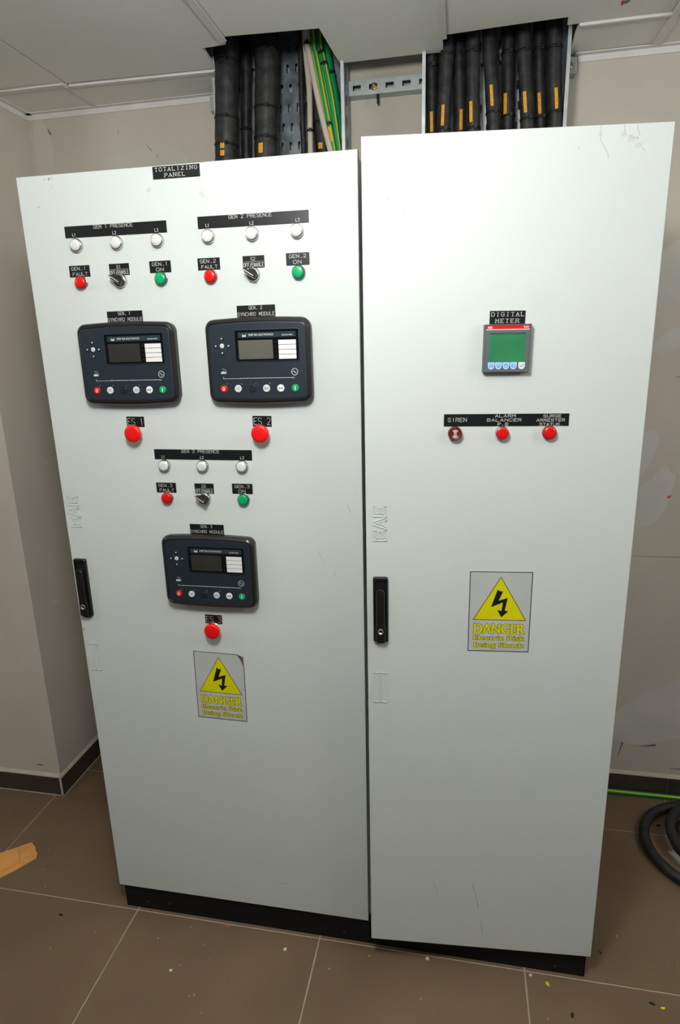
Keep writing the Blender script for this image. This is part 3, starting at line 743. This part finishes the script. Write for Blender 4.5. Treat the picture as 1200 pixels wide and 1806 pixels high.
# right door: meter, strip and three buttons -------------------------------
plate(RC, RIGHT, .3012, 1.7640, .0728, .0262, [('DIGITAL', -33, 33.5, 2.4, 9.8), ('METER', -24, 23.5, -10.4, -3.2)], 'black plate reading DIGITAL METER', -.9, True, .0009)
W_ = at(RIGHT, .3010, 1.7018, 0, -.5)
b = MB(); o0, o1, o2 = rrect(.0970, .0970, .002), rrect(.0955, .0955, .002), rrect(.0905, .0945, .0015)
b.rings([ring3(o0, 0), ring3(o0, .012), ring3(o1, .0155), ring3(rrect(.0915, .0935, .0015), .0155), ring3(rrect(.0910, .0930, .0015), .0140)], 'meter_grey')
mt = tag(b.obj('digital_meter', RC, W_), 'square grey meter with a green screen and red header')
b = MB(); b.box((-.0440, .0385, .0138), (.0440, .0465, .0146), 'meter_red'); b.box((-.0442, .0368, .0138), (.0442, .0384, .0146), 'meter_white'); hd = b.obj('red_header', mt, W_)
b = MB(); font_text(b, 'ABB', -.0415, -.0320, .0400, .0042, .0149, 'meter_white', .03); font_text(b, 'M2M', .0315, .0415, .0405, .0036, .0149, 'meter_white', .02)
b.obj('lettering', mt, W_)
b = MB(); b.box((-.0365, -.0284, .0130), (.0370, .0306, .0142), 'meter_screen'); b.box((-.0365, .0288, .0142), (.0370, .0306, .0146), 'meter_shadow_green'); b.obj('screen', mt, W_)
b = MB(); b.box((-.0385, -.0345, .0138), (.0218, -.0284, .0147), 'meter_blue'); b.obj('key_band', mt, W_)
for k, x in enumerate((-.0312, -.0160, -.0005, .0147, .0315)):
    white = k == 4; b = MB(); r = .0065
    oo = [(x - r, -.0284), (x - r, -.0365)] + [(x - r*math.cos(t), -.0365 - r*math.sin(t)) for t in [math.pi*j/10 for j in range(1, 10)]] + [(x + r, -.0365), (x + r, -.0284)]
    b.prism(oo[::-1], .0138, .0150 if not white else .0149, 'meter_white' if white else 'meter_key')
    def stroke(pts, m, wd=.0009):
        for a, c in zip(pts, pts[1:]):
            a, c = Vector(a), Vector(c); nn = Vector((-(c-a).y, (c-a).x)).normalized()*wd/2
            b.face([(*(a-nn), .0152), (*(c-nn), .0152), (*(c+nn), .0152), (*(a+nn), .0152)], m)
    z = -.0355
    if white: stroke([(x-.0038, z+.0004), (x-.0008, z-.0022), (x+.0042, z+.0030)], 'meter_grey', .0011)
    else:
        b.prism([(x+.0046*math.cos(t), z+.0046*math.sin(t)) for t in [math.pi*j/8 for j in range(16)]], .0148, .0151, 'meter_blue')
        sh = [[(x+.0012, z+.0028), (x-.0022, z), (x+.0012, z-.0028)], [(x-.0026, z-.001), (x, z+.0026), (x+.0026, z-.001)], [(x-.0026, z+.001), (x, z-.0026), (x+.0026, z+.001)], [(x-.0012, z+.0028), (x+.0022, z), (x-.0012, z-.0028)]][k]
        stroke(sh, 'white_slip', .0010)
    b.obj('key', mt, W_)
plate(RC, RIGHT, .3071, 1.5513, .2657, .0264, [('SIREN', -124, -84, -3.2, 4.8), ('ALARM', -23, 19.7, 6.0, 11.8), ('BALANCER', -40, 32.7, -2.9, 2.9), ('P.B', -16.6, 4.8, -12, -6.2),
      ('SURGE', 79, 116, 5.2, 10.8), ('ARRESTER', 65, 124, -3.6, 2), ('STATUS.', 72, 121, -12.6, -7)], 'long black strip reading SIREN, ALARM BALANCER P.B and SURGE ARRESTER STATUS', -.45)
W_ = at(RIGHT, .1985, 1.5238)
b = MB(); b.lathe([(.0152, 0), (.0152, .009), (.0146, .0125), (.0128, .0138), (.0122, .0132), (.0060, .0132)], 'maroon', 36)
sb = tag(b.obj('siren_buzzer', RC, W_), 'maroon buzzer with a pale horn symbol under SIREN')
b = MB()
for a0 in (55, 235):
    pts = []
    for k in range(9):
        t = math.radians(a0 + 90*k/8 - 10); pts.append((.0092*math.cos(t), .0092*math.sin(t)))
    for k in range(8, -1, -1):
        t = math.radians(a0 + 90*k/8 - 10); pts.append((.0030*math.cos(t), .0030*math.sin(t)))
    b.face([(x, z, .0135) for x, z in pts], 'symbol_pink')
b.lathe([(.0034, .0133), (.0030, .0138)], 'symbol_pink', 14); b.lathe([(.0012, .0138), (.0010, .0140)], 'sign_black', 10)
b.obj('horn_symbol', sb, W_)
W_ = at(RIGHT, .2998, 1.5232)
b = MB(); b.lathe([(.0150, 0), (.0150, .004), (.0140, .0105), (.0130, .0115), (.0128, .009)], 'chrome', 36)
sb = tag(b.obj('push_button', RC, W_), 'flat red push button in a thin silver ring under ALARM BALANCER')
b = MB(); b.lathe([(.0128, .008), (.0130, .0128), (.0124, .0134), (.006, .0135)], 'lens_red', 32); b.obj('button_cap', sb, W_)
pilot(RC, RIGHT, .3996, 1.5233, 'lens_red', 'red_bezel', 'red surge arrester status lamp', .0150)

# ================================================================== TRAYS AND CABLES
def tray(label, x0, x1, slots, m, z0=2.101, z1=3.0, yb=.775, yf=.688):
    root = empty('cable_tray', ((x0+x1)/2, yb, z0)); tag(root, label, 'cable tray', 'galvanised trays on the wall')
    b = MB()
    # perforated back: grid of sheet with the slots left open
    zs = [z0]; z = z0 + .02
    rows = []
    while z + .026 < z1: rows.append((z, z+.024)); z += .055
    def colset(sh): 
        c = []; x = x0 + .02 + sh
        while x + .009 < x1 - .012: c.append((x, x+.008)); x += .0285
        return c
    prev = z0
    for k, (a, c) in enumerate(rows):
        b.box((x0, yb-.0016, prev), (x1, yb, a), m)
        xc = x0
        for (p0, p1) in (colset(0 if k % 2 == 0 else .007)):
            b.box((xc, yb-.0016, a), (p0, yb, c), m); xc = p1
        b.box((xc, yb-.0016, a), (x1, yb, c), m); prev = c
    b.box((x0, yb-.0016, prev), (x1, yb, z1), m)
    b.obj('perforated_sheet', root)
    for xx, sgn in ((x0, 1), (x1, -1)):
        r = MB()
        r.box((min(xx, xx+sgn*.0016), yf, z0), (max(xx, xx+sgn*.0016), yb-.0016, z1), m)
        r.box((min(xx, xx+sgn*.010), yf-.0016, z0), (max(xx, xx+sgn*.010), yf, z1), 'galvanised_bright')
        z = z0 + .045
        while z < z1 - .05:
            o = xx - sgn*.0003; r.face([(o, yf+.03, z), (o, yf+.042, z), (o, yf+.042, z+.03), (o, yf+.03, z+.03)], 'gap_black'); z += .058
        r.obj('side_rail', root)
    return root
tray('perforated tray on the left, behind thick black and green cables', .236, .655, True, 'galvanised')
tray('perforated tray on the right, behind nine tagged black cables', .890, 1.306, True, 'galvanised_bright')
# slotted channel bolted to the wall behind both trays
root = empty('strut_channel', (.76, YB, 2.48)); tag(root, 'grey slotted steel channel bolted across the wall behind both trays', 'bracket')
b = MB(); xa, xb, za, zb, ya = .190, 1.337, 2.4795, 2.5205, .7768
slots = [(.667+.052*k, .693+.052*k) for k in range(-9, 13)]
b.box((xa, ya, za), (xb, ya+.0025, za+.013), 'zinc'); b.box((xa, ya, zb-.013), (xb, ya+.0025, zb), 'zinc')
pv = xa
for s0, s1 in slots:
    if s0 > xa+.01 and s1 < xb-.01:
        b.box((pv, ya, za+.013), (s0, ya+.0025, zb-.013), 'zinc'); pv = s1
b.box((pv, ya, za+.013), (xb, ya+.0025, zb-.013), 'zinc')
b.box((xa, ya+.0025, za), (xb, YB, za+.0025), 'zinc'); b.box((xa, ya+.0025, zb-.0025), (xb, YB, zb), 'zinc')
b.obj('channel', root)
for x in (.7345, 1.3155):
    s = MB(); W_ = at(LEFT, x, 2.4995, -ya)
    s.lathe([(.0105, 0), (.0105, .0014), (.0060, .0016)], 'brass', 18); s.lathe([(.0072, .0014), (.0072, .0068), (.0060, .0078)], 'brass', 6, smooth=False); s.lathe([(.0035, .007), (.0035, .013)], 'brass', 10)
    tag(s.obj('bolt', root, W_), 'rust-coloured bolt')
s = MB(); s.tube([(.745, .786, 2.4795), (.745, .786, 2.462), (.745, .789, 2.457), (.745, .795, 2.457), (.745, .798, 2.462), (.745, .798, 2.4795)], .0032, 'black_plastic', 10); s.obj('hook', root)

def spline(pts, n=10):
    P = [Vector(p) for p in pts]; P = [P[0]*2 - P[1]] + P + [P[-1]*2 - P[-2]]; out = []
    for i in range(1, len(P) - 2):
        for k in range(n):
            t = k/n; a, b_, c, d = P[i-1], P[i], P[i+1], P[i+2]
            out.append(.5*((2*b_) + (c-a)*t + (2*a-5*b_+4*c-d)*t*t + (3*b_-a-3*c+d)*t**3))
    out.append(P[-2]); return out
def along(pts, z):
    for a, b_ in zip(pts, pts[1:]):
        if min(a.z, b_.z) <= z <= max(a.z, b_.z) and a.z != b_.z:
            return a.lerp(b_, (z-a.z)/(b_.z-a.z)), (b_-a).normalized()
    return pts[0], Vector((0, 0, 1))
def cable(label, pts, r, m, tags=(), ties=(), group='cables rising from the cabinets', stripe=None, tw=.0085):
    sp = spline(pts, 16); b = MB(); ph = random.uniform(0, 6)
    b.tube(sp, (lambda i: r*(1 + .012*math.sin(i*1.3+ph) + .012*math.sin(i*.47+2*ph))) if m == 'cable_black' else r, m, 18)
    o = tag(b.obj('power_cable', None), label, 'cable', group)
    if stripe:
        for ang in stripe:
            s = MB(); q = [p + Vector((math.cos(ang), math.sin(ang), 0))*(r*.86) for p in sp]; s.tube(q, r*.26, 'cable_yellow', 8); tag(s.obj('yellow_stripe', o), 'yellow stripe')
    for (z, h, dx) in tags:
        p0, d = along(sp, z); d = d if d.z > 0 else -d
        s = MB(); ry = r + .0016; hw = tw/2; n = 4
        rows = []
        for e2 in (-h/2, h/2):
            base = p0 + d*e2
            rows.append([base + Vector((x, -math.sqrt(max(ry*ry - x*x, 1e-8)), 0)) for x in [dx - hw + 2*hw*k/n for k in range(n+1)]])
        vs = rows[0] + rows[1]; back = [v + Vector((0, .0012, 0)) for v in vs]; k = n+1
        fs = [(i, i+1, k+i+1, k+i) for i in range(n)]
        s.mesh(vs, fs, 'tag_yellow'); s.mesh(back, [f[::-1] for f in fs], 'tag_yellow')
        # faint dark print, too small to read
        nn = int(h/.0045)
        for i in range(1, nn):
            if i % 5 == 3: continue
            c = p0 + d*(-h/2 + i*.0045); wdt = random.uniform(.0011, .0019)
            y = -math.sqrt(max(ry*ry - dx*dx, 1e-8)) - .0004
            s.face([c + Vector((dx-wdt, y, -.0006)), c + Vector((dx+wdt, y, -.0006)), c + Vector((dx+wdt, y, .0006)), c + Vector((dx-wdt, y, .0006))], 'fold_dark')
        tag(s.obj('cable_tag', o), 'yellow printed tag')
    for z in ties:
        p0, d = along(sp, z); s = MB(); s.tube([p0 - d*.0028, p0 + d*.0028], r + .0018, 'tie_black', 20)
        s.box((p0.x+r*.35-.004, p0.y-r*1.02-.004, p0.z-.005), (p0.x+r*.35+.004, p0.y-r*.9+.001, p0.z+.005), 'tie_black')
        s.obj('cable_tie', o)
    return o
B0, T1 = 2.1035, 2.98
ordn = ['leftmost', 'second from left', 'third from left', 'fourth from left', 'fifth and highest tagged', 'sixth from left', 'seventh from left', 'second from right', 'rightmost']
rb = [(.922,2.343),(.954,2.340),(1.003,2.336),(1.042,2.335),(1.102,2.333),(1.143,2.333),(1.199,2.331),(1.238,2.327),(1.2785,2.325)]
rm = [(.919,2.442),(.957,2.439),(1.001,2.435),(1.038,2.442),(1.091,2.459),(1.139,2.454),(1.187,2.45),(1.228,2.446),(1.268,2.442)]
rt = [(.917,2.539),(.962,2.566),(.995,2.568),(1.035,2.574),(1.080,2.575),(1.134,2.577),(1.175,2.58),(1.220,2.583),(1.262,2.586)]
tg = [(.919,2.359),(.952,2.373),(1.006,2.357),(1.034,2.375),(1.092,2.412),(1.129,2.388),(1.187,2.387),(1.228,2.381),(1.274,2.388)]
for k in range(9):
    y = .735 if k in (0, 2, 5, 7) else .702
    f_ = (y + 1.412) / 2.117      # the deeper cables lie a little further out along the same sight line
    for l_ in (rb, rm, rt, tg): l_[k] = (1.0236 + (l_[k][0] - 1.0236)*f_, 1.710 + (l_[k][1] - 1.710)*f_)
    dx = (rb[k][0]-rm[k][0])/(rm[k][1]-rb[k][1])
    pts = [(min(rb[k][0] + dx*.06, 1.2800), y, B0), (min(rb[k][0] + dx*.02, 1.2800), y, 2.24), (rb[k][0], y, rb[k][1]), (rm[k][0], y, rm[k][1]), (rt[k][0], y, rt[k][1]), (rt[k][0]-.002, y, 2.78), (min(rt[k][0], 1.2805), y, T1)]
    zz = tg[k][1]; sp_ = spline(pts); pc, _ = along(sp_, zz)
    cable('black yellow-tagged power cable, %s in the right tray' % ordn[k], pts, .0205 if k not in (0, 7) else .0185, 'cable_black', [(zz, .054, max(-.010, min(.010, tg[k][0]-pc.x)))],
          [zz - .040 + .005*(k % 3), 2.52 + .012*(k % 2)] if k not in (2, 4) else [zz - .04])
# left tray
cable('thickest black cable with a yellow tag, leftmost in the left tray', [(.268,.655,B0),(.276,.655,2.24),(.280,.655,2.32),(.293,.655,2.48),(.301,.66,2.61),(.305,.662,2.75),(.308,.665,T1)], .036, 'cable_black', [(2.327,.015,0),(2.306,.015,0)], [2.335, 2.409, 2.56], tw=.013)
cable('slim black cable close to the right of the leftmost thick cable', [(.312,.735,B0),(.318,.735,2.30),(.326,.735,2.45),(.335,.735,2.60),(.337,.735,T1)], .017, 'cable_black', (), [2.40])
cable('thick black cable with a yellow tag in the middle of the left tray', [(.398,.66,B0),(.404,.66,2.24),(.408,.66,2.31),(.419,.66,2.47),(.427,.662,2.61),(.428,.665,2.75),(.428,.67,T1)], .0365, 'cable_black', [(2.312,.027,-.006)], [2.345, 2.427, 2.58], tw=.014)
cable('thin black cable left of the beige cables', [(.520,.70,B0),(.520,.70,2.317),(.519,.70,2.476),(.522,.70,2.636),(.523,.70,T1)], .0085, 'cable_black')
cable('thick black cable behind the crossing beige cables', [(.578,.742,B0),(.576,.742,2.32),(.564,.742,2.44),(.550,.742,2.56),(.540,.742,2.64),(.536,.742,T1)], .027, 'cable_black', [(2.330,.017,-.005)], [2.40], tw=.014)
cable('beige cable hanging straight beside the black cables', [(.546,.680,B0),(.546,.680,2.305),(.549,.680,2.46),(.543,.680,2.555),(.540,.68,2.63),(.540,.68,T1)], .0085, 'cable_beige', (), [2.363])
cable('beige cable slanting across to the green cables', [(.640,.650,B0),(.625,.652,2.26),(.612,.653,2.305),(.584,.655,2.42),(.558,.655,2.556),(.551,.655,2.62),(.549,.655,T1)], .0085, 'cable_beige', (), [2.585])
cable('green and yellow earth cable nearest the beige cable', [(.634,.678,B0),(.626,.678,2.25),(.618,.678,2.306),(.594,.678,2.438),(.572,.678,2.556),(.563,.678,2.62),(.560,.678,T1)], .0105, 'cable_green', [(2.345,.04,.002)], [2.375], stripe=(-2.2, -.9))
cable('green and yellow earth cable second from the beige cable', [(.639,.702,B0),(.637,.702,2.25),(.630,.702,2.31),(.610,.702,2.452),(.588,.702,2.56),(.577,.702,2.63),(.577,.702,T1)], .0115, 'cable_green', (), [2.575, 2.545], stripe=(-2.4, -.8))
cable('plain green earth cable along the right rail of the left tray', [(.636,.731,B0),(.636,.731,2.25),(.634,.731,2.316),(.620,.731,2.452),(.601,.731,2.56),(.595,.731,2.63),(.597,.731,T1)], .0130, 'cable_green', (), [2.335, 2.53])

# ================================================================== FLOOR OBJECTS
sp = spline([(1.30,.790,.010),(1.50,.790,.010),(1.638,.790,.010),(1.772,.790,.010),(1.892,.790,.010),(2.2,.788,.010),(2.7,.785,.010)], 8)
b = MB(); b.tube(sp, .0095, 'cable_green', 14); gc = tag(b.obj('earth_cable'), 'green and yellow earth cable lying along the dark skirting tiles', 'cable')
s = MB(); s.tube([p_ + Vector((0, -.0055, .0055)) for p_ in sp], .0036, 'cable_yellow', 8); tag(s.obj('yellow_stripe', gc), 'yellow stripe')
def loop(cx, cy, rx, ry, z, a0, a1, n=40, dz=0):
    return [(cx + rx*math.cos(math.radians(a0+(a1-a0)*k/n)), cy + ry*math.sin(math.radians(a0+(a1-a0)*k/n)), z + dz*k/n) for k in range(n+1)]
b = MB(); b.tube(loop(1.905, .530, .205, .205, .0185, 30, 330, 60), .0175, 'cable_black', 16)
b.tube(loop(1.955, .535, .172, .172, .054, 0, 359, 60), .0175, 'cable_black', 16)
b.tube(loop(1.965, .535, .150, .150, .0185, 20, 300, 60), .0175, 'cable_black', 16)
tag(b.obj('cable_coil'), 'coil of thick black cable lying on the floor by the wall', 'cable')
b = MB()
def stripbox(a, c, wd, z0, z1, m):
    a, c = Vector(a), Vector(c); n = Vector((-(c-a).y, (c-a).x)).normalized()*wd/2
    b.prism([tuple(a-n), tuple(c-n), tuple(c+n), tuple(a+n)], z0, z1, m)
stripbox((1.776,.516), (1.815,.432), .016, 0, .003, 'strip_grey'); stripbox((1.769,.513), (1.808,.429), .002, 0, .009, 'strip_grey'); stripbox((1.783,.519), (1.822,.435), .002, 0, .009, 'strip_grey')
tag(b.obj('plastic_strip'), 'short pale grey plastic strip lying inside the black cable coil', 'strip')
# cardboard offcut
b = MB()
o = [(-.72,-.02),(-.60,.085),(-.546,.126),(-.466,.189),(-.437,.171),(-.424,.155),(-.412,.149),(-.402,.127),(-.442,.069),(-.470,.033),(-.56,-.05),(-.64,-.10)]
b.prism(o, .0005, .005, 'cardboard')
cb = tag(b.obj('cardboard_offcut'), 'orange-brown cardboard offcut lying on the floor left of the cabinets', 'cardboard')
b = MB(); b.prism([(-.66,-.005),(-.487,.149),(-.462,.118),(-.446,.098),(-.470,.066),(-.62,-.075)], .0052, .0095, 'cardboard'); b.obj('folded_flap', cb)
# small rubbish on the floor
def chip(x, y, s, m, label, rot, asp=.45, name='paint_chip', cat='debris'):
    b = MB(); c, d = math.cos(rot), math.sin(rot)
    pts = [(s*math.cos(t)*random.uniform(.75, 1.15), s*asp*math.sin(t)*random.uniform(.7, 1.2)) for t in [k*math.pi/4 for k in range(8)]]
    b.prism([(x + p_*c - q_*d, y + p_*d + q_*c) for p_, q_ in pts], 0, .0025, m)
    tag(b.obj(name), label, cat, 'small scraps on the floor')
chip(1.300, -.029, .008, 'chip_yellow', 'yellow scrap on the floor just in front of the right plinth corner', 2.1)
chip(1.591, -.045, .007, 'chip_yellow', 'yellow scrap on the floor at the right, beside a black scrap', .2)
chip(1.567, -.037, .008, 'chip_black', 'black scrap on the floor at the right, beside a yellow scrap', -.2)
chip(1.353, -.103, .008, 'chip_black', 'black scrap on the floor nearest the camera', 1.5)
chip(-.178, -.059, .008, 'chip_black', 'black scrap on the floor tile at the left of the left plinth', -.1)
chip(1.462, .092, .005, 'chip_black', 'tiny black scrap on the floor right of the right cabinet', 2.0)
chip(1.772, .640, .010, 'chip_black', 'black scrap on the floor inside the cable loop by the wall', .3)
chip(.970, -.011, .006, 'chip_white', 'white crumb below the left end of the right plinth', .6, .8)
chip(.250, -.169, .005, 'chip_white', 'white crumb on the floor in front of the left cabinet, nearest the camera', .3, .9)
chip(.556, -.053, .006, 'chip_white', 'white crumb on the floor in front of the right half of the left cabinet', 1.2, .8)
chip(1.257, -.011, .005, 'chip_white', 'white crumb at the grout line under the right plinth', .1, .9)
chip(.358, -.008, .013, 'chip_brown', 'brown scrap lying against the front of the left plinth', -.15, .35)
